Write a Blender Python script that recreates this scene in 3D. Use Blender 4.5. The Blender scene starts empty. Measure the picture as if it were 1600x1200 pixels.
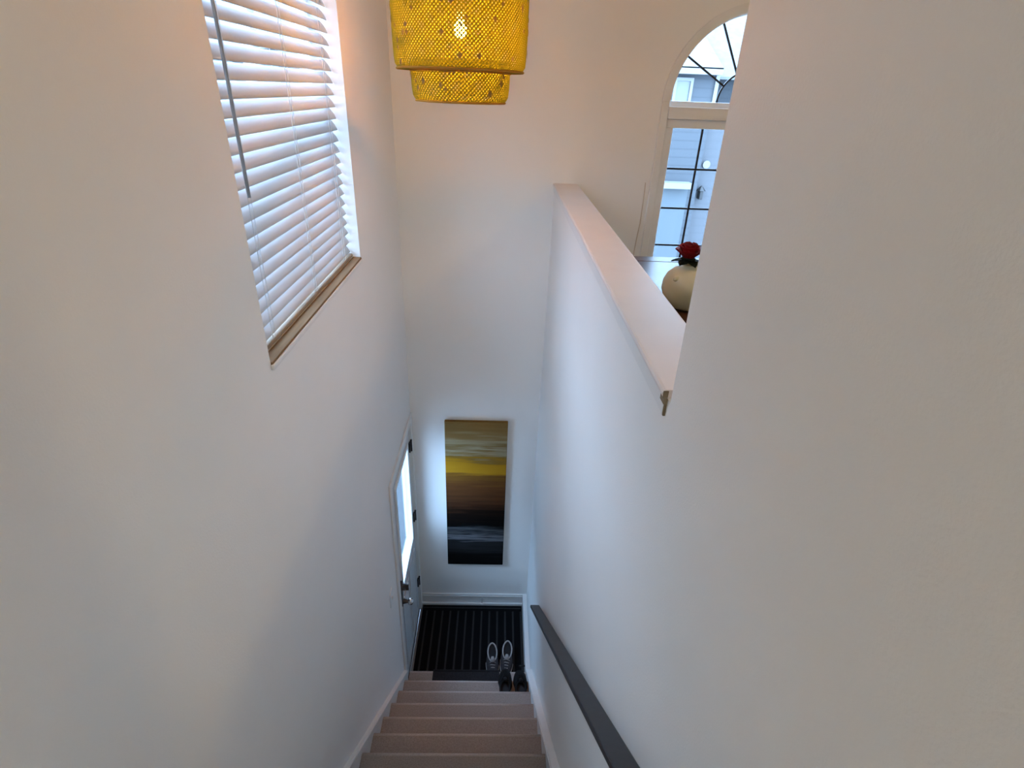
import bpy, bmesh, math, random
from mathutils import Vector, Matrix
random.seed(7)
PI = math.pi
C = bpy.context.scene.collection
scene = bpy.context.scene

# ------------------------------------------------------------------ camera
EYE = 4.438                     # eye height above the entry landing (landing is z = 0)
PITCH, YAW, ROLL, FPX = 0.4903, -0.0333, 0.0408, 861.29
def cam_axes():
    cp, sp = math.cos(PITCH), math.sin(PITCH)
    f, u, r = Vector((0, cp, -sp)), Vector((0, sp, cp)), Vector((1, 0, 0))
    R = Matrix.Rotation(YAW, 3, 'Z')
    f, u, r = R @ f, R @ u, R @ r
    return (r * math.cos(ROLL) + u * math.sin(ROLL), -r * math.sin(ROLL) + u * math.cos(ROLL), f)
cam = bpy.data.cameras.new('camera'); cam.sensor_width = 36; cam.sensor_fit = 'HORIZONTAL'
cam.lens = FPX / 1600 * 36; cam.clip_start = 0.02; cam.clip_end = 200
co = bpy.data.objects.new('camera', cam); C.objects.link(co)
_r, _u, _f = cam_axes()
M4 = Matrix.Identity(4)
for i in range(3):
    M4[i][0], M4[i][1], M4[i][2] = _r[i], _u[i], -_f[i]
M4[2][3] = EYE
co.matrix_world = M4
scene.camera = co

# ------------------------------------------------------------------ sky, daylight, exposure
w = bpy.data.worlds.new('overcast_sky'); scene.world = w; w.use_nodes = True
bg = w.node_tree.nodes['Background']
bg.inputs[0].default_value = (0.43, 0.67, 1.0, 1); bg.inputs[1].default_value = 8.4
scene.view_settings.view_transform = 'Standard'; scene.view_settings.look = 'None'
scene.view_settings.gamma = 1; scene.view_settings.use_curve_mapping = False
scene.view_settings.exposure = 1.0
scene.cycles.max_bounces = 12; scene.cycles.diffuse_bounces = 6; scene.cycles.adaptive_threshold = 0.025
scene.cycles.transparent_max_bounces = 24
scene.cycles.sample_clamp_indirect = 6
BULB = 1450.0

def portal(loc, rot, sx, sy):
    l = bpy.data.lights.new('window_daylight_portal', 'AREA'); l.shape = 'RECTANGLE'
    l.size, l.size_y = sx, sy; l.cycles.is_portal = True
    o = bpy.data.objects.new('window_daylight_portal', l); C.objects.link(o)
    o.location = loc; o.rotation_euler = rot; o['kind'] = 'helper'

# ------------------------------------------------------------------ measured layout (metres)
XL, XR, D = -0.67, 0.35, 3.75           # stairwell left wall, right wall, far wall
UP = 2.932                              # upper floor
CEIL = 5.80
CAP = EYE - 0.524                       # top of the half wall
YE = 0.95                               # end of the full-height right wall
RISE, RUN, Y0 = 0.19547, 0.21, 2.90     # stairs; nosing k at y = Y0-k*RUN, z = RISE*(k+1)
SLOPE = RISE / RUN
W1, W2, WS, WT = 1.482, 2.65, 3.697, 4.95    # left window
DY0, DY1, DZ = 2.87, 3.665, 2.105            # door leaf
ACX, AR, AZ = 1.487, 0.475, EYE - 0.026      # arched window
LX0, LX1, LZ0, LZ1 = 1.07, 1.904, EYE - 1.15, EYE - 0.174   # lower window glass

# ------------------------------------------------------------------ materials
def mat(name, col, rough=0.6, metal=0.0, spec=0.5):
    m = bpy.data.materials.new(name); m.use_nodes = True
    b = m.node_tree.nodes['Principled BSDF']
    b.inputs['Base Color'].default_value = (*col, 1); b.inputs['Roughness'].default_value = rough
    b.inputs['Metallic'].default_value = metal; b.inputs['Specular IOR Level'].default_value = spec
    return m
def noisy(name, c1, c2, scale=20, rough=0.6, bump=0.0, bscale=None, spec=0.5, stretch=(1, 1, 1), detail=4):
    m = mat(name, c1, rough, 0, spec); nt = m.node_tree; N = nt.nodes; L = nt.links
    b = N['Principled BSDF']
    tc = N.new('ShaderNodeTexCoord'); mp = N.new('ShaderNodeMapping'); mp.inputs['Scale'].default_value = stretch
    L.new(tc.outputs['Object'], mp.inputs[0])
    n = N.new('ShaderNodeTexNoise'); n.inputs['Scale'].default_value = scale; n.inputs['Detail'].default_value = detail
    L.new(mp.outputs[0], n.inputs['Vector'])
    r = N.new('ShaderNodeValToRGB'); r.color_ramp.elements[0].color = (*c1, 1); r.color_ramp.elements[1].color = (*c2, 1)
    r.color_ramp.elements[0].position = .3; r.color_ramp.elements[1].position = .7
    L.new(n.outputs[0], r.inputs[0]); L.new(r.outputs[0], b.inputs['Base Color'])
    if bump:
        n2 = N.new('ShaderNodeTexNoise'); n2.inputs['Scale'].default_value = bscale or scale; n2.inputs['Detail'].default_value = 3
        L.new(mp.outputs[0], n2.inputs['Vector'])
        bp = N.new('ShaderNodeBump'); bp.inputs['Strength'].default_value = bump; bp.inputs['Distance'].default_value = .004
        L.new(n2.outputs[0], bp.inputs['Height']); L.new(bp.outputs[0], b.inputs['Normal'])
    return m
def glass(name, tint=(1, 1, 1), frost=0.0):
    m = bpy.data.materials.new(name); m.use_nodes = True; nt = m.node_tree; N = nt.nodes; L = nt.links
    N.remove(N['Principled BSDF']); out = N['Material Output']
    t = N.new('ShaderNodeBsdfTransparent'); t.inputs[0].default_value = (*tint, 1)
    g = N.new('ShaderNodeBsdfGlossy'); g.inputs['Roughness'].default_value = .03
    mx = N.new('ShaderNodeMixShader'); fr = N.new('ShaderNodeFresnel'); fr.inputs[0].default_value = 1.3
    # reflect only on the entering face (a thin sheet does not trap light)
    ge = N.new('ShaderNodeNewGeometry'); iv = N.new('ShaderNodeMath'); iv.operation = 'SUBTRACT'; iv.inputs[0].default_value = 1.0
    ml = N.new('ShaderNodeMath'); ml.operation = 'MULTIPLY'
    L.new(ge.outputs['Backfacing'], iv.inputs[1]); L.new(fr.outputs[0], ml.inputs[0]); L.new(iv.outputs[0], ml.inputs[1])
    L.new(ml.outputs[0], mx.inputs[0]); L.new(t.outputs[0], mx.inputs[1]); L.new(g.outputs[0], mx.inputs[2])
    last = mx
    if frost:
        tr = N.new('ShaderNodeBsdfTranslucent'); tr.inputs[0].default_value = (.9, .95, 1, 1)
        m2 = N.new('ShaderNodeMixShader'); m2.inputs[0].default_value = frost
        L.new(mx.outputs[0], m2.inputs[1]); L.new(tr.outputs[0], m2.inputs[2]); last = m2
    L.new(last.outputs[0], out.inputs[0]); return m
def translucent(name, dcol, tcol, fac, gl=0.0):
    m = bpy.data.materials.new(name); m.use_nodes = True; nt = m.node_tree; N = nt.nodes; L = nt.links
    N.remove(N['Principled BSDF']); out = N['Material Output']
    d = N.new('ShaderNodeBsdfDiffuse'); d.inputs[0].default_value = (*dcol, 1)
    t = N.new('ShaderNodeBsdfTranslucent'); t.inputs[0].default_value = (*tcol, 1)
    mx = N.new('ShaderNodeMixShader'); mx.inputs[0].default_value = fac
    L.new(d.outputs[0], mx.inputs[1]); L.new(t.outputs[0], mx.inputs[2]); last = mx
    if gl:
        g = N.new('ShaderNodeBsdfGlossy'); g.inputs['Roughness'].default_value = .35
        m2 = N.new('ShaderNodeMixShader'); m2.inputs[0].default_value = gl
        L.new(mx.outputs[0], m2.inputs[1]); L.new(g.outputs[0], m2.inputs[2]); last = m2
    L.new(last.outputs[0], out.inputs[0]); return m
def emit(name, col, s):
    m = bpy.data.materials.new(name); m.use_nodes = True; nt = m.node_tree; N = nt.nodes
    N.remove(N['Principled BSDF']); e = N.new('ShaderNodeEmission'); e.inputs[0].default_value = (*col, 1); e.inputs[1].default_value = s
    nt.links.new(e.outputs[0], N['Material Output'].inputs[0]); return m

WALL = noisy('wall_paint', (.835, .82, .795), (.85, .835, .81), 3, .55, .12, 220, .25)
TRIM = noisy('trim_paint', (.76, .75, .73), (.79, .78, .76), 8, .4, .02, 80, .3)
CAPM = noisy('cap_paint', (.78, .71, .675), (.81, .74, .70), 8, .4, .02, 80, .3)
CEILM = noisy('ceiling_paint', (.76, .75, .73), (.79, .78, .76), 30, .9, .2, 150, .1)
CARPET = noisy('stair_carpet', (.285, .255, .235), (.39, .355, .33), 160, 1, .9, 400, .05)
EDGELIT = noisy('carpet_edge_highlight', (.44, .40, .38), (.56, .52, .50), 140, 1, .8, 400, .05)  # stair carpet made lighter, paints the highlight along the tread edges
OAK = noisy('upper_floor_wood', (.20, .12, .07), (.28, .17, .10), 6, .35, .05, 40, .4, (1, 12, 1))
TILE = noisy('landing_tile', (.16, .15, .14), (.2, .19, .18), 10, .5)
RUG = noisy('rug_black', (.004, .004, .005), (.009, .009, .010), 250, 1, .6, 500, .03)
RIB = noisy('rug_stripe', (.030, .030, .030), (.042, .042, .042), 250, 1, .6, 500, .03)
RAIL = noisy('rail_charcoal', (.019, .018, .021), (.027, .026, .029), 30, .45, .03, 60, .25)
BLACK = mat('black_metal', (.012, .012, .012), .35)
BRONZE = noisy('dark_bronze', (.02, .017, .015), (.04, .033, .028), 60, .35, 0, None, .5)
CHROME = mat('satin_nickel', (.62, .62, .62), .22, 1.0)
RAILTAN = noisy('blind_rail_tan', (.29, .215, .145), (.34, .255, .175), 6, .6)
SILL = noisy('sill_wood', (.20, .125, .070), (.25, .16, .092), 5, .9, .04, 60, .04, (14, 1, 14))
SILL2 = noisy('sill_groove', (.06, .035, .02), (.09, .055, .03), 8, .7)
SLAT = translucent('blind_slat', (.68, .67, .665), (.64, .66, .70), .17, .03)
CORD = mat('blind_cord', (.62, .62, .62), .8)
WAND = mat('blind_wand', (.30, .31, .32), .3)
VINYL = mat('window_vinyl', (.78, .79, .80), .35)
MUNT = mat('muntin_dark', (.012, .018, .03), .5)
GLASS = glass('window_glass')
DGLASS = glass('door_glass', (.93, .97, 1.0), .03)
RAWW = noisy('raw_wood', (.16, .12, .075), (.22, .17, .11), 40, .9)
WOOD = noisy('dark_table_wood', (.040, .014, .010), (.085, .032, .022), 5, .26, .03, 30, .35, (1, 14, 1))
CREAM = noisy('cream_ceramic', (.56, .52, .36), (.66, .62, .44), 7, .28, .02, 30, .5)
RED = noisy('rose_petal', (.17, .005, .010), (.29, .010, .017), 30, .55, .1, 60, .2)
LEAF = noisy('dark_leaf', (.005, .008, .005), (.010, .015, .008), 30, .75, 0, None, .15)
SH_GREY = noisy('sneaker_mesh', (.03, .03, .034), (.07, .07, .075), 150, .9, .3, 300, .1)
SH_LIGHT = noisy('sneaker_lining', (.36, .35, .34), (.46, .45, .44), 80, .8)
SH_IN = mat('sneaker_insole', (.012, .012, .014), .9)
SH_BLACK = noisy('black_leather', (.003, .003, .0035), (.006, .006, .0065), 40, .7, .1, 80, .12)
SH_BEDGE = mat('black_shoe_edge', (.008, .008, .009), .7, 0, .15)
GMAT = noisy('grey_rubber', (.018, .018, .02), (.028, .028, .031), 90, .9, .4, 200, .1)
PLAST = mat('white_plastic', (.78, .78, .77), .35)
BAMBOO = translucent('bamboo_strip', (.28, .305, .05), (.30, .315, .05), .6)
BAMBOO2 = translucent('bamboo_knot', (.31, .27, .11), (.33, .27, .11), .5)
RIMM = translucent('bamboo_rim', (.55, .30, .06), (.50, .24, .05), .35)
BULBM = emit('warm_bulb', (1.0, .37, .07), BULB)

# ------------------------------------------------------------------ mesh helpers
def finish(name, bm, m, parent=None, smooth=False, bevel=0, seg=2):
    bmesh.ops.recalc_face_normals(bm, faces=bm.faces[:])
    me = bpy.data.meshes.new(name); bm.to_mesh(me); bm.free()
    for mm in (m if isinstance(m, (list, tuple)) else [m]): me.materials.append(mm)
    if smooth:
        for p in me.polygons: p.use_smooth = True
    o = bpy.data.objects.new(name, me); C.objects.link(o)
    if parent:
        o.parent = parent
        o.matrix_parent_inverse = parent.matrix_basis.inverted()
    if bevel:
        b = o.modifiers.new('bevel', 'BEVEL'); b.width = bevel; b.segments = seg; b.limit_method = 'ANGLE'
    return o
def box(bm, x0, x1, y0, y1, z0, z1):
    v = [bm.verts.new(p) for p in ((x0,y0,z0),(x1,y0,z0),(x1,y1,z0),(x0,y1,z0),(x0,y0,z1),(x1,y0,z1),(x1,y1,z1),(x0,y1,z1))]
    for f in ((3,2,1,0),(4,5,6,7),(0,1,5,4),(1,2,6,5),(2,3,7,6),(3,0,4,7)): bm.faces.new([v[i] for i in f])
def prism(bm, pts, axis, a0, a1):
    """pts: 2D polygon in the two other axes (in x,y,z order) extruded along axis."""
    def P(p, a): return {'x': (a, p[0], p[1]), 'y': (p[0], a, p[1]), 'z': (p[0], p[1], a)}[axis]
    A = [bm.verts.new(P(p, a0)) for p in pts]; B = [bm.verts.new(P(p, a1)) for p in pts]
    n = len(pts)
    bm.faces.new(A[::-1]); bm.faces.new(B)
    for i in range(n): bm.faces.new((A[i], A[(i+1) % n], B[(i+1) % n], B[i]))
def lathe(bm, prof, cx=0, cy=0, n=32, cap0=True, cap1=True):
    rings = []
    for r, z in prof:
        rings.append([bm.verts.new((cx + r*math.cos(2*PI*i/n), cy + r*math.sin(2*PI*i/n), z)) for i in range(n)])
    for a, b in zip(rings, rings[1:]):
        for i in range(n): bm.faces.new((a[i], a[(i+1) % n], b[(i+1) % n], b[i]))
    if cap0: bm.faces.new(rings[0][::-1])
    if cap1: bm.faces.new(rings[-1])
def tube(bm, path, r, n=8, closed=False):
    path = [Vector(p) for p in path]; k = len(path); rings = []
    for i, p in enumerate(path):
        a = path[(i-1) % k] if (closed or i > 0) else p
        b = path[(i+1) % k] if (closed or i < k-1) else p
        t = (b - a).normalized()
        up = Vector((0, 0, 1)) if abs(t.z) < .9 else Vector((1, 0, 0))
        s = t.cross(up).normalized(); q = s.cross(t)
        rr = r[i] if isinstance(r, (list, tuple)) else r
        rings.append([bm.verts.new(p + (s*math.cos(2*PI*j/n) + q*math.sin(2*PI*j/n))*rr) for j in range(n)])
    m = k if closed else k-1
    for i in range(m):
        a, b = rings[i], rings[(i+1) % k]
        for j in range(n): bm.faces.new((a[j], a[(j+1) % n], b[(j+1) % n], b[j]))
    if not closed: bm.faces.new(rings[0][::-1]); bm.faces.new(rings[-1])
def gridwall(bm, us, vs, holes, axis, a0, a1):
    """solid slab between a0 and a1 along axis; u,v grid lines; holes = set of (i,j) cells left open."""
    def P(u, v, a): return (a, u, v) if axis == 'x' else (u, a, v)
    def q(*ps): bm.faces.new([bm.verts.new(p) for p in ps])
    nu, nv = len(us)-1, len(vs)-1
    solid = lambda i, j: 0 <= i < nu and 0 <= j < nv and (i, j) not in holes
    for i in range(nu):
        for j in range(nv):
            if not solid(i, j): continue
            u0, u1, v0, v1 = us[i], us[i+1], vs[j], vs[j+1]
            q(P(u0,v0,a0), P(u1,v0,a0), P(u1,v1,a0), P(u0,v1,a0)); q(P(u0,v0,a1), P(u0,v1,a1), P(u1,v1,a1), P(u1,v0,a1))
            if not solid(i-1, j): q(P(u0,v0,a0), P(u0,v1,a0), P(u0,v1,a1), P(u0,v0,a1))
            if not solid(i+1, j): q(P(u1,v0,a0), P(u1,v0,a1), P(u1,v1,a1), P(u1,v1,a0))
            if not solid(i, j-1): q(P(u0,v0,a0), P(u0,v0,a1), P(u1,v0,a1), P(u1,v0,a0))
            if not solid(i, j+1): q(P(u0,v1,a0), P(u1,v1,a0), P(u1,v1,a1), P(u0,v1,a1))
    bmesh.ops.remove_doubles(bm, verts=bm.verts[:], dist=1e-5)
def empty(name, loc=(0, 0, 0), rz=0):
    o = bpy.data.objects.new(name, None); C.objects.link(o); o.location = loc; o.rotation_euler = (0, 0, rz)
    o.empty_display_size = .05; bpy.context.view_layer.update(); return o
def tag(o, label, cat, group=None):
    o['label'] = label; o['category'] = cat
    if group: o['group'] = group
    return o
def struct(o, label=None):
    o['kind'] = 'structure'
    if label: o['label'] = label
    return o
def simple(name, fn, m, parent=None, **k):
    bm = bmesh.new(); fn(bm); return finish(name, bm, m, parent, **k)
def boxo(name, m, parent, *b, bevel=0, smooth=False):
    return simple(name, lambda bm: box(bm, *b), m, parent, bevel=bevel, smooth=smooth)

# ================================================================== THE SETTING
YB = -2.6                                   # back wall of the hall
TL = 0.17                                   # left wall thickness
struct(simple('wall_left', lambda bm: gridwall(bm, [YB, W1, W2, DY0-.012, DY1+.012, D], [0, DZ+.012, WS, WT, CEIL],
       {(1, 2), (3, 0)}, 'x', XL-TL, XL), WALL), 'tall off-white stairwell wall with the blinds window and entry door')

# far wall: arched window + lower window
bm = bmesh.new()
LO0, LO1 = ACX-AR-.0, ACX+AR+.0
gridwall(bm, [XL-TL, LO0, LO1, 5.6], [0, LZ0-.05, LZ1+.05, AZ-.03, AZ+AR+.001, CEIL], {(1, 1), (1, 3)}, 'y', D, D+.15)
n = 40
arc = [(ACX - AR*math.cos(PI*i/n), AZ + AR*math.sin(PI*i/n)) for i in range(n+1)]
ztop = AZ + AR + .001
for (xa, za), (xb, zb) in zip(arc, arc[1:]):
    for y in (D, D+.15):
        bm.faces.new([bm.verts.new(p) for p in ((xa,y,za),(xb,y,zb),(xb,y,ztop),(xa,y,ztop))])
    bm.faces.new([bm.verts.new(p) for p in ((xa,D,za),(xb,D,zb),(xb,D+.15,zb),(xa,D+.15,za))])
bmesh.ops.remove_doubles(bm, verts=bm.verts[:], dist=1e-5)
struct(finish('wall_far', bm, WALL), 'off-white end wall behind the pendant lamp, holding the arched window')

struct(boxo('wall_right', WALL, None, XR, XR+.13, -.25, YE, 0, CEIL), 'tall plain off-white wall on the right, ending beside the half wall')
struct(boxo('wall_half', WALL, None, XR, .485, YE, D, 0, CAP-.018), 'white half wall between stairwell and upper living room')
# cap of the half wall (bullnose) with raw end and the strip below it
cap = struct(empty('trim_1', (XR, YE, CAP)), 'pinkish white painted cap board along the top of the half wall')
cy0 = YE + .022
def capf(bm):
    x0, x1, r = XR-.012, .498, .007
    pts = [(x0+r, CAP-.018), (x0+.002, CAP-.016), (x0, CAP-.010), (x0, CAP-.007), (x0+.002, CAP-.002), (x0+r, CAP),
           (x1-r, CAP), (x1-.002, CAP-.002), (x1, CAP-.007), (x1, CAP-.010), (x1-.002, CAP-.016), (x1-r, CAP-.018)]
    prism(bm, pts, 'y', cy0, D)
simple('cap_board', capf, CAPM, cap)
boxo('raw_end', RAWW, cap, XR-.0105, XR+.0, cy0-.0025, cy0, CAP-.0165, CAP-.002)
boxo('raw_end', RAWW, cap, XR-.0085, XR-.0005, cy0-.006, cy0+.02, CAP-.030, CAP-.018)
boxo('trim_strip', TRIM, cap, XR-.006, XR-.0002, cy0, D, CAP-.055, CAP-.018)
boxo('raw_strip_end', RAWW, cap, XR-.005, XR-.0002, cy0-.005, cy0, CAP-.058, CAP-.030)

struct(boxo('wall_living', WALL, None, 5.45, 5.6, YB, D, UP, CEIL))
struct(boxo('wall_back', WALL, None, XL-TL, 5.6, YB-.15, YB, UP-.3, CEIL))
struct(boxo('ceiling', CEILM, None, XL-TL, 5.6, YB-.15, D+.15, CEIL, CEIL+.12))
bm = bmesh.new()
box(bm, XL, 5.45, YB, -.25, UP-.28, UP); box(bm, XR+.13, 5.45, -.25, D, UP-.28, UP); box(bm, XL, XR, -.25, Y0-14*RUN-.035, UP-.28, UP)
struct(finish('floor_upper', bm, OAK))
struct(boxo('floor', TILE, None, XL, XR, Y0-.03, D, -.12, 0), 'entry landing floor under the striped rug')
struct(boxo('wall_below_hall', WALL, None, XL, XR, Y0-14*RUN-.25, Y0-14*RUN-.10, 0, UP-.28))

# baseboards
def skirt(name, x0, x1, ya, yb, hi, label):
    def z(y): return RISE*1 + (Y0 - y)*SLOPE
    def f(bm):
        prism(bm, [(ya, z(ya)-.34), (yb, max(0.0, z(yb)-.34)), (yb, z(yb)+hi), (ya, z(ya)+hi)], 'x', x0, x1)
    def g(bm):
        prism(bm, [(ya, z(ya)+hi-.022), (yb, z(yb)+hi-.022), (yb, z(yb)+hi-.004), (ya, z(ya)+hi-.004)], 'x', x1 if x0 < 0 else x0-.005, x1+.005 if x0 < 0 else x0)
    b = struct(simple(name, f, TRIM, None, bevel=.003), label)
    simple('bead', g, TRIM, b)
skirt('baseboard_left', XL, XL+.024, -.02, 2.80, .055, 'white skirting board sloping down the left side of the stairs')
skirt('baseboard_right', XR-.041, XR, -.02, 2.86, .055, 'white skirting board sloping down the right side of the stairs')
bl = struct(boxo('baseboard_landing_right', TRIM, None, XR-.04, XR, 2.93, D, 0, .135, bevel=.004), 'thick white baseboard along the right side of the landing')
bf = struct(boxo('baseboard_far', TRIM, None, XL, XR-.04, D-.016, D, 0, .135, bevel=.003), 'white baseboard below the painting')
boxo('shoe_moulding', TRIM, bf, XL, XR-.04, D-.034, D-.016, 0, .03, bevel=.006)
boxo('bead', TRIM, bf, XL, XR-.04, D-.021, D-.016, .105, .118)

# ------------------------------------------------------------------ left window with frame and glass
win1 = struct(empty('window_1', (XL-.12, (W1+W2)/2, WS)), 'window behind the white blinds in the left wall')
def frame_ring(bm, axis, a0, a1, u0, u1, v0, v1, t):
    for b in ((u0,u1,v0,v0+t),(u0,u1,v1-t,v1),(u0,u0+t,v0+t,v1-t),(u1-t,u1,v0+t,v1-t)):
        if axis == 'x': box(bm, a0, a1, *b)
        else: box(bm, b[0], b[1], a0, a1, b[2], b[3])
simple('window_frame', lambda bm: frame_ring(bm, 'x', XL-.165, XL-.115, W1, W2, WS, WT, .045), VINYL, win1, bevel=.003)
ym = (W1+W2)/2
boxo('mullion', VINYL, win1, XL-.16, XL-.12, ym-.025, ym+.025, WS+.045, WT-.045, bevel=.003)
for a, b in ((W1+.045, ym-.025), (ym+.025, W2-.045)):
    boxo('pane', GLASS, win1, XL-.145, XL-.139, a, b, WS+.045, WT-.045)
portal((XL-.2, ym, (WS+WT)/2), (0, -PI/2, 0), WT-WS, W2-W1)
sill = struct(empty('trim_2', (XL, ym, WS)), 'tan wooden sill under the blinds')
boxo('sill_board', SILL, sill, XL-.035, XL+.006, W1+.001, W2-.001, WS-.016, WS+.002, bevel=.003)
boxo('sill_groove', SILL2, sill, XL-.041, XL-.035, W1+.001, W2-.001, WS-.016, WS-.004)
boxo('sill_board', SILL, sill, XL-.115, XL-.041, W1+.001, W2-.001, WS-.016, WS+.004, bevel=.002)
boxo('sill_nosing', TRIM, sill, XL, XL+.011, W1-.004, W2+.004, WS-.024, WS-.006, bevel=.004)

# ------------------------------------------------------------------ arched window
win2 = struct(empty('window_2', (ACX, D, LZ0)), 'arched white window with dark muntins over the living room')
def arc_band(bm, r0, r1, y0, y1, a0=0, a1=PI, n=36):
    pr = []
    for i in range(n+1):
        a = a0 + (a1-a0)*i/n; c, s = -math.cos(a), math.sin(a)
        pr.append([bm.verts.new(p) for p in ((ACX+r0*c,y0,AZ+r0*s),(ACX+r1*c,y0,AZ+r1*s),(ACX+r1*c,y1,AZ+r1*s),(ACX+r0*c,y1,AZ+r0*s))])
    for p, q in zip(pr, pr[1:]):
        for j in range(4): bm.faces.new((p[j], p[(j+1)%4], q[(j+1)%4], q[j]))
    bm.faces.new(pr[0]); bm.faces.new(pr[-1][::-1])
simple('arch_casing', lambda bm: arc_band(bm, AR-.004, AR+.045, D-.012, D), TRIM, win2)
simple('arch_frame', lambda bm: arc_band(bm, AR-.012, AR, D+.02, D+.08), VINYL, win2)
boxo('arch_bottom_rail', VINYL, win2, ACX-AR+.001, ACX+AR-.001, D+.015, D+.08, AZ-.03, AZ, bevel=.002)
simple('arch_pane', lambda bm: prism(bm, [(ACX-(AR-.011)*math.cos(PI*i/30), AZ+(AR-.011)*math.sin(PI*i/30)) for i in range(31)], 'y', D+.045, D+.050), GLASS, win2)
simple('arch_muntin', lambda bm: arc_band(bm, .170, .180, D+.033, D+.043, 0, PI, 24), MUNT, win2)
for a in (31, 62, 90, 118, 149):
    c, s = -math.cos(math.radians(a)), math.sin(math.radians(a))
    def f(bm, c=c, s=s):
        px, pz = -s*.005, c*.005
        prism(bm, [(ACX+c*.178+px, AZ+s*.178+pz), (ACX+c*.178-px, AZ+s*.178-pz), (ACX+c*(AR-.01)-px, AZ+s*(AR-.01)-pz), (ACX+c*(AR-.01)+px, AZ+s*(AR-.01)+pz)], 'y', D+.033, D+.043)
    simple('arch_muntin', f, MUNT, win2)
# casing of the lower window
xo0, xo1 = ACX-AR-.045, ACX+AR+.045
boxo('casing', TRIM, win2, xo0, ACX-AR, D-.012, D, LZ0-.095, AZ-.002, bevel=.003)
boxo('casing', TRIM, win2, ACX+AR, xo1, D-.012, D, LZ0-.095, AZ-.002, bevel=.003)
boxo('transom_casing', TRIM, win2, ACX-AR+.001, ACX+AR-.001, D-.014, D, AZ-.098, AZ-.03, bevel=.003)
boxo('window_stool', TRIM, win2, xo0-.02, xo1+.02, D-.05, D, LZ0-.115, LZ0-.095, bevel=.004)
boxo('apron', TRIM, win2, ACX-AR, ACX+AR, D-.012, D, LZ0-.095, LZ0-.05, bevel=.002)
simple('window_frame', lambda bm: frame_ring(bm, 'y', D+.01, D+.07, ACX-AR+.001, ACX+AR-.001, LZ0-.049, LZ1+.049, .05), TRIM, win2, bevel=.003)
xm = (LX0+LX1)/2
boxo('mullion', TRIM, win2, xm-.045, xm+.045, D+.01, D+.07, LZ0, LZ1, bevel=.003)
for a, b in ((LX0, xm-.045), (xm+.045, LX1)):
    boxo('pane', GLASS, win2, a-.003, b+.003, D+.040, D+.045, LZ0-.003, LZ1+.003)
    c = (a+b)/2
    boxo('muntin', MUNT, win2, c-.006, c+.006, D+.030, D+.038, LZ0, LZ1)
    for z in (EYE-.413, EYE-.659, EYE-.904):
        boxo('muntin', MUNT, win2, a, b, D+.029, D+.037, z-.006, z+.006)
portal((ACX, D+.18, (LZ0+AZ+AR)/2), (PI/2, 0, 0), 2*AR, AZ+AR-LZ0)

# unseen globe lamp added as fill light, at the hall end behind the camera
hl = tag(empty('fill_floor_lamp', (.18, -2.25, UP)), 'added fill light, an unseen white globe floor lamp at the end of the upper hall', 'lamp')
simple('shade', lambda bm: lathe(bm, [(.15*math.sin(PI*i/12)+.002, UP+1.5-.15*math.cos(PI*i/12)) for i in range(13)], 0.18, -2.25, 28), emit('hall_fill_glow', (.96, 1.0, .87), 21.5), hl, smooth=True)
ll = tag(empty('living_fill_light', (2.4, 1.4, CEIL)), 'added warm fill light, unseen on the living room ceiling', 'lamp')  # unseen lamp, added to warm the cap and the left wall
simple('diffuser', lambda bm: lathe(bm, [(.01, CEIL-.11), (.10, CEIL-.10), (.17, CEIL-.07), (.19, CEIL-.02)], 2.4, 1.4, 32), emit('living_fill_glow', (1.0, .74, .38), 25.0), ll, smooth=True)
simple('lamp_base', lambda bm: lathe(bm, [(.20, CEIL-.02), (.20, CEIL-.0005)], 2.4, 1.4, 32), PLAST, ll)
simple('pole', lambda bm: tube(bm, [(.18, -2.25, UP+.02), (.18, -2.25, UP+1.352)], .012, 12), BLACK, hl)
simple('base', lambda bm: lathe(bm, [(.14, UP+.0005), (.14, UP+.015), (.02, UP+.025)], 0.18, -2.25, 28), BLACK, hl)

# ------------------------------------------------------------------ entry door
door = struct(empty('door_1', (XL, (DY0+DY1)/2, 0)), 'grey-white half-glass entry door at the bottom of the stairs')
GY0, GY1, GZ0, GZ1 = 3.02, 3.525, EYE-3.385, EYE-2.465
bm = bmesh.new()
gridwall(bm, [DY0, GY0, GY1, DY1], [.012, GZ0, GZ1, DZ], {(1, 1)}, 'x', XL-.055, XL-.010)
DOORP = noisy('door_paint', (.60, .62, .64), (.64, .66, .68), 8, .4, .03, 80, .3)
finish('door_leaf', bm, DOORP, door, bevel=.002)
g = simple('glass_frame', lambda bm: frame_ring(bm, 'x', XL-.012, XL+.004, GY0-.028, GY1+.028, GZ0-.028, GZ1+.028, .030), TRIM, door, bevel=.004)
boxo('pane', DGLASS, door, XL-.036, XL-.030, GY0, GY1, GZ0, GZ1)
for a, b in ((DY0+.13, (DY0+DY1)/2-.05), ((DY0+DY1)/2+.05, DY1-.13)):
    p = boxo('door_panel', DOORP, door, XL-.011, XL-.003, a, b, .18, GZ0-.17, bevel=.006)
    simple('panel_moulding', lambda bm, a=a, b=b: frame_ring(bm, 'x', XL-.011, XL+.001, a-.022, b+.022, .158, GZ0-.148, .018), DOORP, p, bevel=.003)
for z in (EYE-2.545, EYE-3.27, EYE-4.06):
    h = simple('hinge', lambda bm, z=z: (tube(bm, [(XL+.006, DY1+.006, z-.048), (XL+.006, DY1+.006, z+.048)], .0075, 10), box(bm, XL-.010, XL+.003, DY1-.028, DY1+.03, z-.044, z+.044)), BLACK, door)
    simple('hinge_pin', lambda bm, z=z: lathe(bm, [(.005, z+.046), (.009, z+.050), (.009, z+.058), (.004, z+.062)], XL+.006, DY1+.006, 10), BLACK, h)
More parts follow.
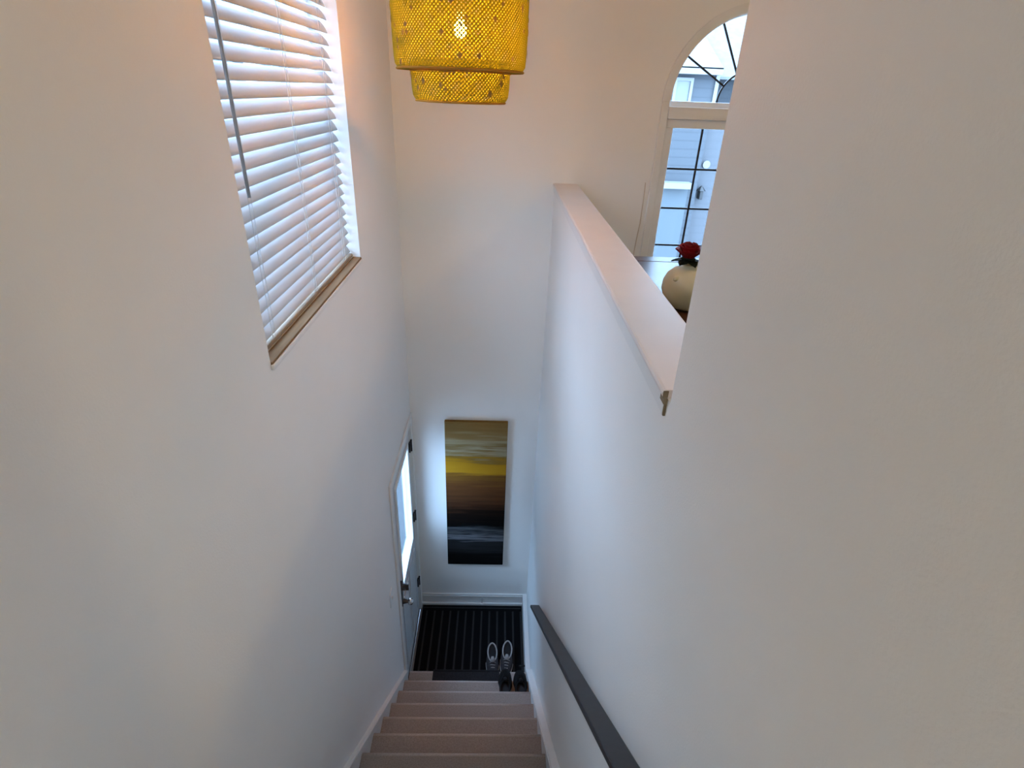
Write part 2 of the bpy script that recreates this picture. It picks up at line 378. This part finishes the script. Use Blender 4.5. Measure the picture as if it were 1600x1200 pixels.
pl = boxo('lock_plate', BRONZE, door, XL-.010, XL+.006, DY0+.045, DY0+.095, .93, 1.16, bevel=.004)
simple('deadbolt', lambda bm: (tube(bm, [(XL+.005, DY0+.07, 1.12), (XL+.030, DY0+.07, 1.12)], .026, 16), box(bm, XL+.03, XL+.055, DY0+.064, DY0+.076, 1.09, 1.15)), BRONZE, pl)
simple('knob_neck', lambda bm: tube(bm, [(XL+.005, DY0+.07, .965), (XL+.045, DY0+.07, .965)], [.022, .012], 14), BRONZE, pl)
simple('door_knob', lambda bm: tube(bm, [(XL+.040, DY0+.07, .965), (XL+.047, DY0+.07, .965), (XL+.06, DY0+.07, .965), (XL+.075, DY0+.07, .965), (XL+.083, DY0+.07, .965)], [.012, .024, .029, .024, .01], 18), CHROME, pl, smooth=True)
# casing and jamb
OUTJ = noisy('outer_jamb_paint', (.055, .062, .066), (.07, .077, .08), 8, .6)
cs = struct(empty('trim_3', (XL, DY0, 0)), 'white casing around the entry door')
for a, b in ((DY0-.068, DY0-.010), (DY1+.010, DY1+.068)):
    boxo('casing', TRIM, cs, XL, XL+.014, a, b, 0, DZ+.068, bevel=.004)
boxo('casing_head', TRIM, cs, XL, XL+.014, DY0-.010, DY1+.010, DZ+.010, DZ+.068, bevel=.004)
for a, b in ((DY0-.012, DY0-.003), (DY1+.003, DY1+.012)):
    boxo('jamb', TRIM, cs, XL-.058, XL+.002, a, b, 0, DZ+.003)
    boxo('outer_jamb', OUTJ, cs, XL-TL, XL-.058, a, b, 0, DZ+.003)
boxo('jamb_head', TRIM, cs, XL-.058, XL+.002, DY0-.003, DY1+.003, DZ+.003, DZ+.012)
boxo('threshold', BRONZE, cs, XL-.16, XL-.002, DY0-.003, DY1+.003, 0, .010)
portal((XL-.09, (GY0+GY1)/2, (GZ0+GZ1)/2), (0, -PI/2, 0), GZ1-GZ0, GY1-GY0)

# ------------------------------------------------------------------ stairs
st = tag(empty('staircase', (XL+.5, Y0, 0)), 'grey-brown carpeted stairs running down to the landing', 'stairs')
SX0, SX1 = XL+.024, XR-.041
for k in range(14):
    y, z = Y0-k*RUN, RISE*(k+1)
    r = .022
    pts = [(y-.022, max(0, z-RISE-.02)), (y-.022, z-.05)]
    pts += [(y-r + r*math.cos(a), z-r + r*math.sin(a)) for a in [math.radians(d) for d in (-80, -50, -25, 0, 25, 50, 70, 90)]]
    pts += [(y-RUN-.03, z), (y-RUN-.03, max(0, z-RISE-.02))]
    sp = simple('step', lambda bm: prism(bm, pts, 'x', SX0, SX1), CARPET, st)
    simple('nosing_highlight', lambda bm: tube(bm, [(SX0+.001, y-.014, z-.0127), (SX1-.001, y-.014, z-.0127)], .0135, 12), EDGELIT, sp, smooth=True)  # paler roll: light caught on the rounded edge, put into the colour

# ------------------------------------------------------------------ handrail
rail = tag(empty('handrail', (XR, 2.57, 1.38)), 'flat charcoal handrail on the right stair wall', 'handrail')
def rz(y): return EYE-3.058 + (2.573-y)*SLOPE
RX0, RX1 = XR-.080, XR-.020
def railf(bm):
    t = .026
    prism(bm, [(2.573, rz(2.573)), (2.573, rz(2.573)-t), (.05, rz(.05)-t), (.05, rz(.05))], 'x', RX0, RX1)
simple('rail', railf, RAIL, rail, bevel=.004)
for y in (2.38, 1.40, .42):
    z = rz(y)-.026
    b = simple('bracket', lambda bm: (tube(bm, [(XR-.004, y, z-.06), (XR-.03, y, z-.06), (XR-.042, y, z-.045), (XR-.048, y, z-.02), (XR-.048, y, z+.003)], .007, 10)), BLACK, rail)
    simple('bracket_plate', lambda bm: tube(bm, [(XR-.0002, y, z-.06), (XR-.006, y, z-.06)], .028, 18), BLACK, b)

# ------------------------------------------------------------------ blinds
bl = tag(empty('window_blind', (XL-.065, ym, WS)), 'white two-inch slat blind hanging in the left window', 'blind')
BX, BY0, BY1 = XL-.060, W1+.010, W2-.004
PITCHS, TILT = .0445, math.radians(55)
z0 = WS+.046
NSL = int((WT-.07-z0)/PITCHS)
# a crowned slat: outer edge up, room edge down
def slatmesh():
    bm = bmesh.new(); wd, n, ny = .0255, 6, 8
    g = []
    for j in range(ny+1):
        yy = BY0 + (BY1-BY0)*j/ny; row = []
        for i in range(n+1):
            u = -1 + 2*i/n                     # -1 room edge, +1 outer edge
            s, h = u*wd, .0035*(1-u*u)
            for dz in (0, -.0026):
                hx = h+dz
                x = -s*math.cos(TILT) + hx*math.sin(TILT)
                z = s*math.sin(TILT) + hx*math.cos(TILT)
                row.append(bm.verts.new((x, yy, z)))
        g.append(row)
    m = 2*(n+1)
    for a, b in zip(g, g[1:]):
        for i in range(n):
            bm.faces.new((a[2*i], a[2*i+2], b[2*i+2], b[2*i])); bm.faces.new((a[2*i+1], b[2*i+1], b[2*i+3], a[2*i+3]))
        bm.faces.new((a[0], b[0], b[1], a[1])); bm.faces.new((a[-2], a[-1], b[-1], b[-2]))
    for e in (g[0], g[-1]):
        for i in range(n): bm.faces.new((e[2*i], e[2*i+1], e[2*i+3], e[2*i+2]))
    return bm
s0 = finish('slat', slatmesh(), SLAT, bl, smooth=True)
for p in s0.data.polygons: p.use_smooth = True
mi = bl.matrix_basis.inverted()
for k in range(NSL):
    o = s0 if k == 0 else s0.copy()
    if k: C.objects.link(o); o.parent = bl
    o.matrix_parent_inverse = mi
    o.location = (BX, 0, z0 + k*PITCHS)
    o.rotation_euler = (0, random.uniform(-.03, .03), 0)
boxo('bottom_rail', RAILTAN, bl, BX-.024, BX+.026, BY0, BY1, WS+.005, WS+.020, bevel=.004)
boxo('head_rail', VINYL, bl, BX-.028, BX+.028, BY0, BY1, WT-.055, WT-.002, bevel=.003)
for y in (BY0+.13, (BY0+BY1)/2, BY1-.14):
    for dx in (.020, -.020):
        simple('ladder_cord', lambda bm: tube(bm, [(BX+dx, y, WS+.02), (BX+dx, y, WT-.05)], .0013, 5), CORD, bl)
    simple('lift_cord', lambda bm: tube(bm, [(BX+.024, y+.012, WS+.02), (BX+.024, y+.012, WT-.05)], .0011, 5), CORD, bl)
simple('tilt_wand', lambda bm: tube(bm, [(BX+.045, W1+.095, EYE-.286), (BX+.043, W1+.092, EYE+.2), (BX+.036, W1+.09, WT-.05)], .0048, 8), WAND, bl, smooth=True)

# ------------------------------------------------------------------ pendant lamp
PX, PY = -.160, 2.36
lamp = tag(empty('pendant_lamp', (PX, PY, EYE-.06)), 'yellow glowing woven bamboo pendant lamp over the stairs', 'lamp')
def prof_fill(pts, n):
    L = [0]
    for a, b in zip(pts, pts[1:]): L.append(L[-1] + math.hypot(b[0]-a[0], b[1]-a[1]))
    out = []
    for i in range(n+1):
        d = L[-1]*i/n; k = 0
        while k < len(pts)-2 and L[k+1] < d: k += 1
        t = (d-L[k])/max(1e-9, L[k+1]-L[k])
        out.append((pts[k][0]+(pts[k+1][0]-pts[k][0])*t, pts[k][1]+(pts[k+1][1]-pts[k][1])*t))
    return out, L[-1]
def weave(name, pts, N, wd, patches, seed):
    prof, Ltot = prof_fill(pts, 22)
    bm = bmesh.new(); rm = max(p[0] for p in pts)
    rnd = random.Random(seed); n = len(prof)-1
    for sgn in (1, -1):
        off = .0012 if sgn > 0 else -.0012
        for k in range(N):
            a0 = 2*PI*k/N; prev = None
            for i, (r, z) in enumerate(prof):
                s = Ltot*i/n
                a = a0 + sgn*s/rm
                hw = wd*.72/rm
                i0, i1 = max(0, i-1), min(n, i+1)
                tr, tz = prof[i1][0]-prof[i0][0], prof[i1][1]-prof[i0][1]; l = math.hypot(tr, tz) or 1
                rr, zz = r + off*tz/l, z - off*tr/l
                cur = [bm.verts.new((PX+rr*math.cos(a+h), PY+rr*math.sin(a+h), zz)) for h in (-hw, hw)]
                if prev: bm.faces.new((prev[0], prev[1], cur[1], cur[0]))
                prev = cur
    cells = []
    for _ in range(patches):
        i = rnd.choice([q for q in range(n) if prof[q][0] > rm*.965 and abs(prof[q][1]-prof[min(n, q+1)][1]) > .006]); a = rnd.uniform(0, 2*PI); d = rnd.choice((.010, .013, .017))
        r, z = prof[i]; r += .0035
        f = bm.faces.new([bm.verts.new((PX+r*math.cos(a+q[0]/r), PY+r*math.sin(a+q[0]/r), z+q[1])) for q in ((0, -d*.8), (d*.6, 0), (0, d*.8), (-d*.6, 0))])
        f.material_index = 1
    o = finish(name, bm, [BAMBOO, BAMBOO2], lamp)
    s = o.modifiers.new('thickness', 'SOLIDIFY'); s.thickness = .0009; s.offset = 0
    return o
E0 = EYE
weave('lower_shade', [(.05, E0-.052), (.150, E0-.051), (.168, E0-.045), (.177, E0-.030), (.181, E0+.0), (.184, E0+.085)], 84, .0057, 26, 3)
weave('main_shade', [(.184, E0+.055), (.228, E0+.055), (.236, E0+.061), (.240, E0+.085), (.243, E0+.17), (.243, E0+.42), (.236, E0+.445), (.20, E0+.45)], 112, .0056, 90, 5)
weave('upper_shade', [(.182, E0+.44), (.178, E0+.53), (.160, E0+.55), (.05, E0+.555)], 84, .0060, 20, 9)
for r, z, tr in ((.186, E0+.050, .003), (.2330, E0+.0555, .0040), (.168, E0-.048, .0035)):
    simple('rim', lambda bm: tube(bm, [(PX+r*math.cos(a*PI/24), PY+r*math.sin(a*PI/24), z) for a in range(48)], tr, 8, True), RIMM, lamp, smooth=True)
simple('bulb', lambda bm: lathe(bm, [(.003, E0+.158), (.012, E0+.161), (.020, E0+.170), (.0235, E0+.182), (.021, E0+.196), (.012, E0+.206), (.004, E0+.2085)], PX, PY, 20), BULBM, lamp, smooth=True)
simple('socket', lambda bm: lathe(bm, [(.012, E0+.2075), (.016, E0+.212), (.019, E0+.236), (.019, E0+.30), (.006, E0+.315)], PX, PY, 20), PLAST, lamp)
simple('cord', lambda bm: tube(bm, [(PX, PY, E0+.31), (PX, PY, CEIL-.02)], .0035, 8), PLAST, lamp)
simple('ceiling_canopy', lambda bm: lathe(bm, [(.006, CEIL-.05), (.045, CEIL-.035), (.055, CEIL-.001)], PX, PY, 24), PLAST, lamp)

# ------------------------------------------------------------------ painting
PAINT = bpy.data.materials.new('abstract_painting'); PAINT.use_nodes = True
nt = PAINT.node_tree; N = nt.nodes; L = nt.links
b = N['Principled BSDF']; b.inputs['Roughness'].default_value = .85; b.inputs['Specular IOR Level'].default_value = .04
tc = N.new('ShaderNodeTexCoord'); mp = N.new('ShaderNodeMapping'); mp.inputs['Scale'].default_value = (1.6, 1.6, 24)
L.new(tc.outputs['Object'], mp.inputs[0])
nz = N.new('ShaderNodeTexNoise'); nz.inputs['Scale'].default_value = 1.6; nz.inputs['Detail'].default_value = 5; L.new(mp.outputs[0], nz.inputs['Vector'])
sx = N.new('ShaderNodeSeparateXYZ'); L.new(tc.outputs['Object'], sx.inputs[0])
CZ0, CZ1 = EYE-3.885, EYE-2.335
m1 = N.new('ShaderNodeMapRange'); m1.inputs[1].default_value = CZ1; m1.inputs[2].default_value = CZ0; L.new(sx.outputs[2], m1.inputs[0])
ma = N.new('ShaderNodeMath'); ma.operation = 'MULTIPLY_ADD'; ma.inputs[1].default_value = .16; ma.inputs[2].default_value = -.08; L.new(nz.outputs[0], ma.inputs[0])
ad = N.new('ShaderNodeMath'); ad.operation = 'ADD'; L.new(m1.outputs[0], ad.inputs[0]); L.new(ma.outputs[0], ad.inputs[1])
rp = N.new('ShaderNodeValToRGB'); L.new(ad.outputs[0], rp.inputs[0])
stops = [(0, (.21, .115, .035)), (.07, (.23, .14, .05)), (.12, (.30, .24, .14)), (.16, (.20, .125, .045)), (.19, (.31, .26, .165)), (.225, (.20, .11, .022)),
         (.26, (.37, .175, .010)), (.30, (.40, .195, .012)), (.335, (.17, .075, .013)), (.42, (.10, .037, .012)), (.52, (.058, .022, .009)), (.60, (.010, .005, .003)),
         (.69, (.002, .002, .002)), (.735, (.06, .062, .065)), (.755, (.012, .012, .013)), (.785, (.13, .13, .14)), (.815, (.014, .014, .015)), (.85, (.018, .018, .019)), (.92, (.005, .0045, .0045)), (1, (.004, .004, .004))]
cr = rp.color_ramp
cr.elements[0].position, cr.elements[0].color = 0, (*stops[0][1], 1); cr.elements[1].position, cr.elements[1].color = 1, (*stops[-1][1], 1)
for p, c in stops[1:-1]:
    e = cr.elements.new(p); e.color = (*c, 1)
L.new(rp.outputs[0], b.inputs['Base Color'])
pic = tag(empty('painting', (-.145, D-.02, CZ0)), 'tall abstract canvas in gold, brown and black above the landing', 'painting')
cv = boxo('canvas', PAINT, pic, -.400, .105, D-.038, D-.004, CZ0, CZ1, bevel=.004)
simple('stretcher_frame', lambda bm: frame_ring(bm, 'y', D-.004, D-.0005, -.38, .085, CZ0+.02, CZ1-.02, .04), RAWW, pic)

# ------------------------------------------------------------------ rug and things on the landing
rug = tag(empty('entry_rug', (-.17, 3.32, 0)), 'black entry rug with thin grey stripes covering the landing', 'rug')
boxo('rug_body', RUG, rug, XL+.022, XR-.046, Y0+.004, D-.040, .0005, .008, bevel=.002)
for i in range(13):
    x = -.602 + i*.0745
    boxo('rug_stripe', RIB, rug, x-.008, x+.008, Y0+.02, D-.105, .0075, .0105)
boxo('rug_border', RIB, rug, XL+.03, XR-.055, D-.075, D-.063, .0075, .0105)

def shoe(name, loc, rz_, L_, label, group, m_up, m_rim, m_in, m_sole, m_lace):
    """toe towards local -y, heel at +y, base at z=0"""
    root = tag(empty(name, loc, rz_), label, 'shoe', group)
    n = 28; sc = L_/.29
    def outline(k, grow=1.0):
        t = 2*PI*k/n; y = .145*math.cos(t); s = math.sin(t)
        w_ = .053*abs(s)**.75*(1 - .22*max(0, math.cos(t))*1) * (1.08 if y < 0 else .86)
        return Vector((math.copysign(w_, s)*grow*sc, y*grow*sc, 0))
    def add(nm, fn, m, smooth=True, par=root):
        bm = bmesh.new(); fn(bm); bmesh.ops.recalc_face_normals(bm, faces=bm.faces[:])
        me = bpy.data.meshes.new(nm); bm.to_mesh(me); bm.free(); me.materials.append(m)
        for p in me.polygons: p.use_smooth = smooth
        o = bpy.data.objects.new(nm, me); C.objects.link(o); o.parent = par; return o
    def collar(k, q=1.0):
        t = 2*PI*k/n
        return Vector((.041*math.sin(t)*q*sc, (.060 + .080*math.cos(t)*q)*sc, (.078 + .016*math.cos(t) + .006*abs(math.sin(t))*-1)*sc))
    def sole(bm):
        A = [bm.verts.new(outline(k, 1.03)) for k in range(n)]
        B = [bm.verts.new(outline(k, 1.05) + Vector((0, 0, .014))) for k in range(n)]
        E_ = [bm.verts.new(outline(k, 1.0) + Vector((0, 0, .022))) for k in range(n)]
        bm.faces.new(A[::-1]); bm.faces.new(E_)
        for P_, Q in ((A, B), (B, E_)):
            for k in range(n): bm.faces.new((P_[k], P_[(k+1) % n], Q[(k+1) % n], Q[k]))
    def upper(bm):
        rings = []
        for i in range(7):
            s = i/6; row = []
            for k in range(n):
                a = outline(k, .99) + Vector((0, 0, .02)); c = collar(k)
                p = a.lerp(c, s**1.25); p.z = a.z + (c.z-a.z)*(1-(1-s)**1.9)
                row.append(bm.verts.new(p))
            rings.append(row)
        row = [bm.verts.new(collar(k, .86) + Vector((0, 0, -.012))) for k in range(n)]; rings.append(row)
        for P_, Q in zip(rings, rings[1:]):
            for k in range(n): bm.faces.new((P_[k], P_[(k+1) % n], Q[(k+1) % n], Q[k]))
    def insole(bm):
        bm.faces.new([bm.verts.new(collar(k, .9) + Vector((0, 0, -.018))) for k in range(n)])
    add('sole', sole, m_sole); add('upper', upper, m_up); add('insole', insole, m_in)
    add('collar', lambda bm: tube(bm, [collar(k, .97) for k in range(n)], .0062*sc, 8, True), m_rim)
    for j in range(4):
        y = (-.030 - .021*j)*sc; zt = (.070 - .0085*j)*sc
        add('lace', lambda bm: tube(bm, [(-.026*sc, y+.004, zt-.012), (-.012*sc, y, zt+.002), (.012*sc, y-.004, zt+.002), (.026*sc, y, zt-.012)], .0032, 6), m_lace)
    add('tongue', lambda bm: tube(bm, [(0, -.03*sc, .066*sc), (0, -.008*sc, .084*sc), (0, .006*sc, .093*sc)], [.014, .016, .010], 10), m_rim)
    return root
G1, G2 = 'grey sneakers on the striped rug', 'black shoes on the stair'
shoe('sneaker', (.032, 3.095, .0107), .05, .285, 'dark grey sneaker with pale collar on the rug, farther from the right wall', G1, SH_GREY, SH_LIGHT, SH_IN, SH_LIGHT, SH_LIGHT)
shoe('sneaker', (.156, 3.118, .0107), -.07, .285, 'dark grey sneaker with pale collar on the rug, nearer the right wall', G1, SH_GREY, SH_LIGHT, SH_IN, SH_LIGHT, SH_LIGHT)
zt1 = 2*RISE
shoe('black_shoe', (.128, 2.634, zt1+.0012), PI-.03, .268, 'black shoe on the second lowest step, beside the dark flat mat', G2, SH_BLACK, SH_BEDGE, SH_IN, SH_BLACK, SH_BEDGE)
shoe('black_shoe', (.246, 2.628, zt1+.0012), PI+.02, .268, 'black shoe on the second lowest step, against the right skirting board', G2, SH_BLACK, SH_BEDGE, SH_IN, SH_BLACK, SH_BEDGE)
tm = tag(empty('step_mat', (-.18, 2.80, RISE)), 'dark grey flat mat lying on the lowest carpeted step', 'mat')
boxo('mat_body', GMAT, tm, -.455, .09, 2.700, 2.905, RISE+.0012, RISE+.0105, bevel=.003)
boxo('mat_border', SH_BEDGE, tm, -.445, .08, 2.884, 2.896, RISE+.0095, RISE+.0125, bevel=.001)

ds = tag(empty('door_stop', (-.081, D-.016, .085)), 'small white door stop on the baseboard under the painting', 'door stop')
simple('stem', lambda bm: tube(bm, [(-.081, D-.0165, .085), (-.081, D-.075, .078)], .005, 10), CHROME, ds)
simple('rubber_tip', lambda bm: tube(bm, [(-.081, D-.074, .078), (-.081, D-.086, .0765)], [.010, .009], 12), PLAST, ds)
simple('flange', lambda bm: tube(bm, [(-.081, D-.0162, .085), (-.081, D-.021, .085)], .013, 12), PLAST, ds)
dp = tag(empty('wall_peg', (XR-.04, 3.02, .09)), 'small dark peg sticking out of the right baseboard beside the sneakers', 'peg')
simple('peg_stem', lambda bm: tube(bm, [(XR-.0405, 3.02, .095), (XR-.078, 3.02, .088)], .006, 10), BLACK, dp)
simple('peg_tip', lambda bm: tube(bm, [(XR-.076, 3.02, .0885), (XR-.09, 3.02, .086)], .010, 12), BLACK, dp)

sw = tag(empty('light_switch', (XL, 2.60, 1.40)), 'white light switch on the left wall beside the entry door', 'switch')
boxo('switch_plate', PLAST, sw, XL+.0003, XL+.007, 2.565, 2.640, 1.335, 1.455, bevel=.003)
boxo('switch_toggle', PLAST, sw, XL+.006, XL+.017, 2.597, 2.608, 1.385, 1.408, bevel=.002)

cb = tag(simple('wall_cable', lambda bm: tube(bm, [(.935, D-.004, EYE-.50), (.938, D-.004, EYE-.60), (.936, D-.004, EYE-.76), (.926, D-.004, EYE-.90), (.922, D-.004, EYE-1.0), (.922, D-.004, UP+.02)], .0028, 6), noisy('cable_beige', (.62, .54, .46), (.66, .58, .50), 20)),
         'thin beige cable running down the wall beside the arched window', 'cable')

# ------------------------------------------------------------------ dining table, vase and rose
TZ = EYE-.756
tb = tag(empty('dining_table', (1.3, 2.2, UP)), 'glossy dark wood table in front of the arched window', 'table')
TX0, TX1, TY0, TY1 = .56, 2.0, 1.55, 2.895
boxo('table_top', WOOD, tb, TX0, TX1, TY0, TY1-.098, TZ-.03, TZ, bevel=.004)
boxo('end_board', WOOD, tb, TX0, TX1, TY1-.096, TY1, TZ-.03, TZ, bevel=.004)
simple('apron', lambda bm: frame_ring(bm, 'z', 0, 0, 0, 0, 0, 0, 0) if False else [box(bm, *q) for q in ((TX0+.08, TX1-.08, TY0+.08, TY0+.10, TZ-.11, TZ-.03), (TX0+.08, TX1-.08, TY1-.10, TY1-.08, TZ-.11, TZ-.03), (TX0+.08, TX0+.10, TY0+.10, TY1-.10, TZ-.11, TZ-.03), (TX1-.10, TX1-.08, TY0+.10, TY1-.10, TZ-.11, TZ-.03))], WOOD, tb)
for x in (TX0+.06, TX1-.13):
    for y in (TY0+.06, TY1-.13):
        boxo('leg', WOOD, tb, x, x+.07, y, y+.07, UP, TZ-.03, bevel=.005)
VX, VY = .772, 2.130
vs = tag(empty('vase', (VX, VY, TZ)), 'round cream ceramic vase on the dark table', 'vase')
VZ = TZ+.0008
simple('vase_body', lambda bm: lathe(bm, [(.060, VZ), (.075, VZ+.004), (.099, VZ+.030), (.112, VZ+.068), (.110, VZ+.10), (.098, VZ+.128), (.077, VZ+.148), (.052, VZ+.157), (.044, VZ+.160), (.044, VZ+.168), (.048, VZ+.172), (.040, VZ+.173), (.037, VZ+.160), (.060, VZ+.135), (.07, VZ+.06), (.05, VZ+.02)], VX, VY, 48), CREAM, vs, smooth=True)
simple('vase_rim', lambda bm: tube(bm, [(VX+.044*math.cos(a*PI/16), VY+.044*math.sin(a*PI/16), VZ+.173) for a in range(32)], .004, 8, True), CREAM, vs, smooth=True)
simple('vase_knob', lambda bm: lathe(bm, [(.001, VZ+.118), (.009, VZ+.120), (.012, VZ+.127), (.008, VZ+.136), (.001, VZ+.138)], VX-.080, VY-.052, 14), CREAM, vs, smooth=True)
# rose
RX, RY, RZ = .742, 2.130, EYE-.527
rs = tag(empty('rose', (RX, RY, RZ-.06)), 'red rose with dark leaves standing in the cream vase', 'flower')
simple('stem', lambda bm: tube(bm, [(VX, VY, VZ+.03), (VX-.006, VY-.004, VZ+.16), (RX, RY, RZ-.02)], .003, 8), LEAF, rs)
def petal(ang, r0, h, wdt, lean, zb):
    def f(bm):
        g = []
        for i in range(6):
            t = i/5; row = []
            for j in range(7):
                u = -1 + 2*j/6
                ww = wdt*(math.sin(PI*(.18 + .62*t)))
                a = ang + u*ww/max(r0, .012)
                r = r0*(.45 + .55*t) + lean*t*t + .004*u*u*t
                z = zb + h*t*(1 - .10*u*u) - .35*lean*max(0, t-.75)
                row.append(bm.verts.new((RX + r*math.cos(a), RY + r*math.sin(a), z)))
            g.append(row)
        for a_, b_ in zip(g, g[1:]):
            for j in range(6): bm.faces.new((a_[j], a_[j+1], b_[j+1], b_[j]))
    o = simple('petal', f, RED, rs, smooth=True)
    s = o.modifiers.new('thickness', 'SOLIDIFY'); s.thickness = .0012
for i in range(3): petal(i*2.1, .010, .050, .018, .001, RZ-.018)
for i in range(4): petal(.4+i*1.57, .020, .050, .026, .004, RZ-.022)
for i in range(5): petal(.9+i*1.257, .030, .048, .032, .009, RZ-.028)
for i in range(6): petal(.2+i*1.047, .036, .040, .034, .015, RZ-.034)
simple('rose_heart', lambda bm: lathe(bm, [(.002, RZ-.03), (.022, RZ-.02), (.022, RZ+.0), (.012, RZ+.026), (.003, RZ+.030)], RX, RY, 14), RED, rs, smooth=True)
simple('calyx', lambda bm: lathe(bm, [(.003, RZ-.050), (.012, RZ-.042), (.030, RZ-.034), (.020, RZ-.026)], RX, RY, 12), LEAF, rs, smooth=True)
for ang, ln, dz in ((2.9, .055, -.006), (3.9, .050, -.010), (5.0, .050, -.010), (6.1, .060, -.006), (1.0, .05, 0)):
    def f(bm):
        g = []
        for i in range(7):
            t = i/6; w_ = .022*math.sin(PI*min(1, .08+t*.92))
            r = .008 + ln*t; z = RZ-.040 + dz*t*t - .004*t
            c, s = math.cos(ang), math.sin(ang)
            g.append([bm.verts.new((RX+c*r-s*w_*u, RY+s*r+c*w_*u, z+.004*abs(u))) for u in (-1, 0, 1)])
        for a_, b_ in zip(g, g[1:]):
            for j in range(2): bm.faces.new((a_[j], a_[j+1], b_[j+1], b_[j]))
    o = simple('leaf', f, LEAF, rs, smooth=True); s = o.modifiers.new('thickness', 'SOLIDIFY'); s.thickness = .001

# ================================================================== OUTSIDE
GND = noisy('grey_concrete', (.46, .46, .46), (.52, .52, .52), 2, .9)
def siding(name, c1, c2, per):
    m = mat(name, c1, .8); nt = m.node_tree; N = nt.nodes; L = nt.links
    tc = N.new('ShaderNodeTexCoord'); wv = N.new('ShaderNodeTexWave'); wv.bands_direction = 'Z'; wv.wave_profile = 'SAW'; wv.inputs['Scale'].default_value = per
    L.new(tc.outputs['Object'], wv.inputs['Vector']); r = N.new('ShaderNodeValToRGB')
    r.color_ramp.elements[0].color = (*c2, 1); r.color_ramp.elements[1].color = (*c1, 1); r.color_ramp.elements[1].position = .25
    L.new(wv.outputs[0], r.inputs[0]); L.new(r.outputs[0], N['Principled BSDF'].inputs['Base Color']); return m
SID = siding('blue_siding', (.050, .056, .063), (.036, .040, .047), 2.2)
SIDL = siding('pale_siding', (.070, .072, .078), (.062, .064, .070), 2.2)
ROOF = noisy('pale_roof', (.10, .105, .108), (.125, .13, .132), 8, .9)
HTRIM = mat('house_trim', (.17, .17, .17), .6)
GDOOR = mat('garage_door_pale', (.060, .073, .082), .6)
HGL = mat('house_window', (.13, .14, .14), .2)
DARKS = mat('soffit_grey', (.045, .05, .06), .8)
struct(boxo('ground', GND, None, -40, 40, -25, 60, -.45, -.25))
def house(root, quads):
    for nm, m, b in quads: boxo(nm, m, root, *b)
hs = tag(empty('neighbour_house', (2, 11, -.25)), 'blue-grey sided neighbour house seen through the arched window', 'house')
HY = 11.0; K = HY/D
def hx(x): return x*K
def hz(z): return EYE + z*K
house(hs, [('wall', SID, (-11, hx(1.275), HY, HY+5, -.25, hz(.128))),
           ('eave', DARKS, (-11.2, hx(1.275), HY-.12, HY, hz(.118), hz(.14))),
           ('fascia', HTRIM, (-11.3, hx(1.28), HY-.22, HY-.12, hz(.118), hz(.155))),
           ('corner_trim', HTRIM, (hx(1.268), hx(1.290), HY-.03, HY+.3, hz(-.05), hz(.118))),
           ('garage_wall', SIDL, (hx(1.290), 9, HY+.25, HY+5, -.25, hz(-.05))),
           ('upper_wall', SID, (hx(1.290), 9, HY+.6, HY+5, hz(-.05), hz(.11))),
           ('garage_header', HTRIM, (hx(1.0), hx(1.215), HY-.25, HY-.001, hz(-.52), hz(-.485))),
           ('garage_door', GDOOR, (hx(.8), hx(1.215), HY-.06, HY-.001, -.25, hz(-.52))),
           ('soffit_return', HTRIM, (hx(1.290), 9, HY+.2, HY+.6, hz(-.055), hz(-.045)))])
def roof(nm, pts, x0, x1): simple(nm, lambda bm: prism(bm, pts, 'x', x0, x1), ROOF, hs)
roof('roof', [(HY-.22, hz(.155)), (HY+5, hz(.155)+2.2), (HY+5, hz(.155)+2.05), (HY-.22, hz(.155)-.02)], -11.3, hx(1.28))
roof('roof', [(HY+.15, hz(.115)), (HY+5, hz(.115)+2.6), (HY+5, hz(.115)+2.45), (HY+.15, hz(.10))], hx(1.29), 9.2)
for x0, x1, z0_, z1_ in ((1.02, 1.135, -.12, .10), (-1.18, -1.06, -.12, .10), (-1.42, -1.32, -.12, .10), (-1.72, -1.58, -.12, .10), (-2.1, -1.95, -.12, .10)):
    wf = simple('window_frame', lambda bm: frame_ring(bm, 'y', HY-.05, HY+.01, hx(x0), hx(x1), hz(z0_), hz(z1_), .05), HTRIM, hs)
    boxo('pane', HGL, wf, hx(x0)+.05, hx(x1)-.05, HY-.02, HY-.005, hz(z0_)+.05, hz(z1_)-.05)
wl = boxo('wall_lantern', BLACK, hs, hx(1.315), hx(1.338), HY+.10, HY+.25, hz(-.60), hz(-.545), bevel=.01)
simple('lantern_cap', lambda bm: lathe(bm, [(.09, hz(-.545)), (.01, hz(-.515))], hx(1.326), HY+.17, 12), BLACK, wl)
simple('round_vent', lambda bm: tube(bm, [(hx(1.335), HY+.20, hz(-.385)), (hx(1.335), HY+.25, hz(-.385))], .07, 20), HTRIM, hs)

pd = tag(boxo('porch_deck', noisy('porch_paint', (.030, .036, .040), (.042, .048, .052), 6, .6), None, XL-2.4, XL-TL-.002, 2.2, 4.6, -.24, -.03, bevel=.01), 'dark painted porch slab outside the entry door', 'porch')
h2 = tag(empty('side_house', (-12, 3, -.25)), 'pale house next door seen through the blinds', 'house')
house(h2, [('wall', SIDL, (-16, -12, -4, 14, -.25, 7.6)), ('fascia', HTRIM, (-16, -11.8, -4.2, 14.2, 7.5, 7.7))])
simple('roof', lambda bm: prism(bm, [(-11.7, 7.72), (-16, 9.6), (-16, 9.45), (-11.7, 7.7)], 'y', -4.3, 12.3), ROOF, h2)
for y in (1.0, 4.0, 7.0):
    wf = simple('window_frame', lambda bm: frame_ring(bm, 'x', -12, -11.94, y, y+.8, 3.6, 6.9, .09), HTRIM, h2)
    boxo('pane', HGL, wf, -11.995, -11.97, y+.09, y+.71, 3.69, 6.81)
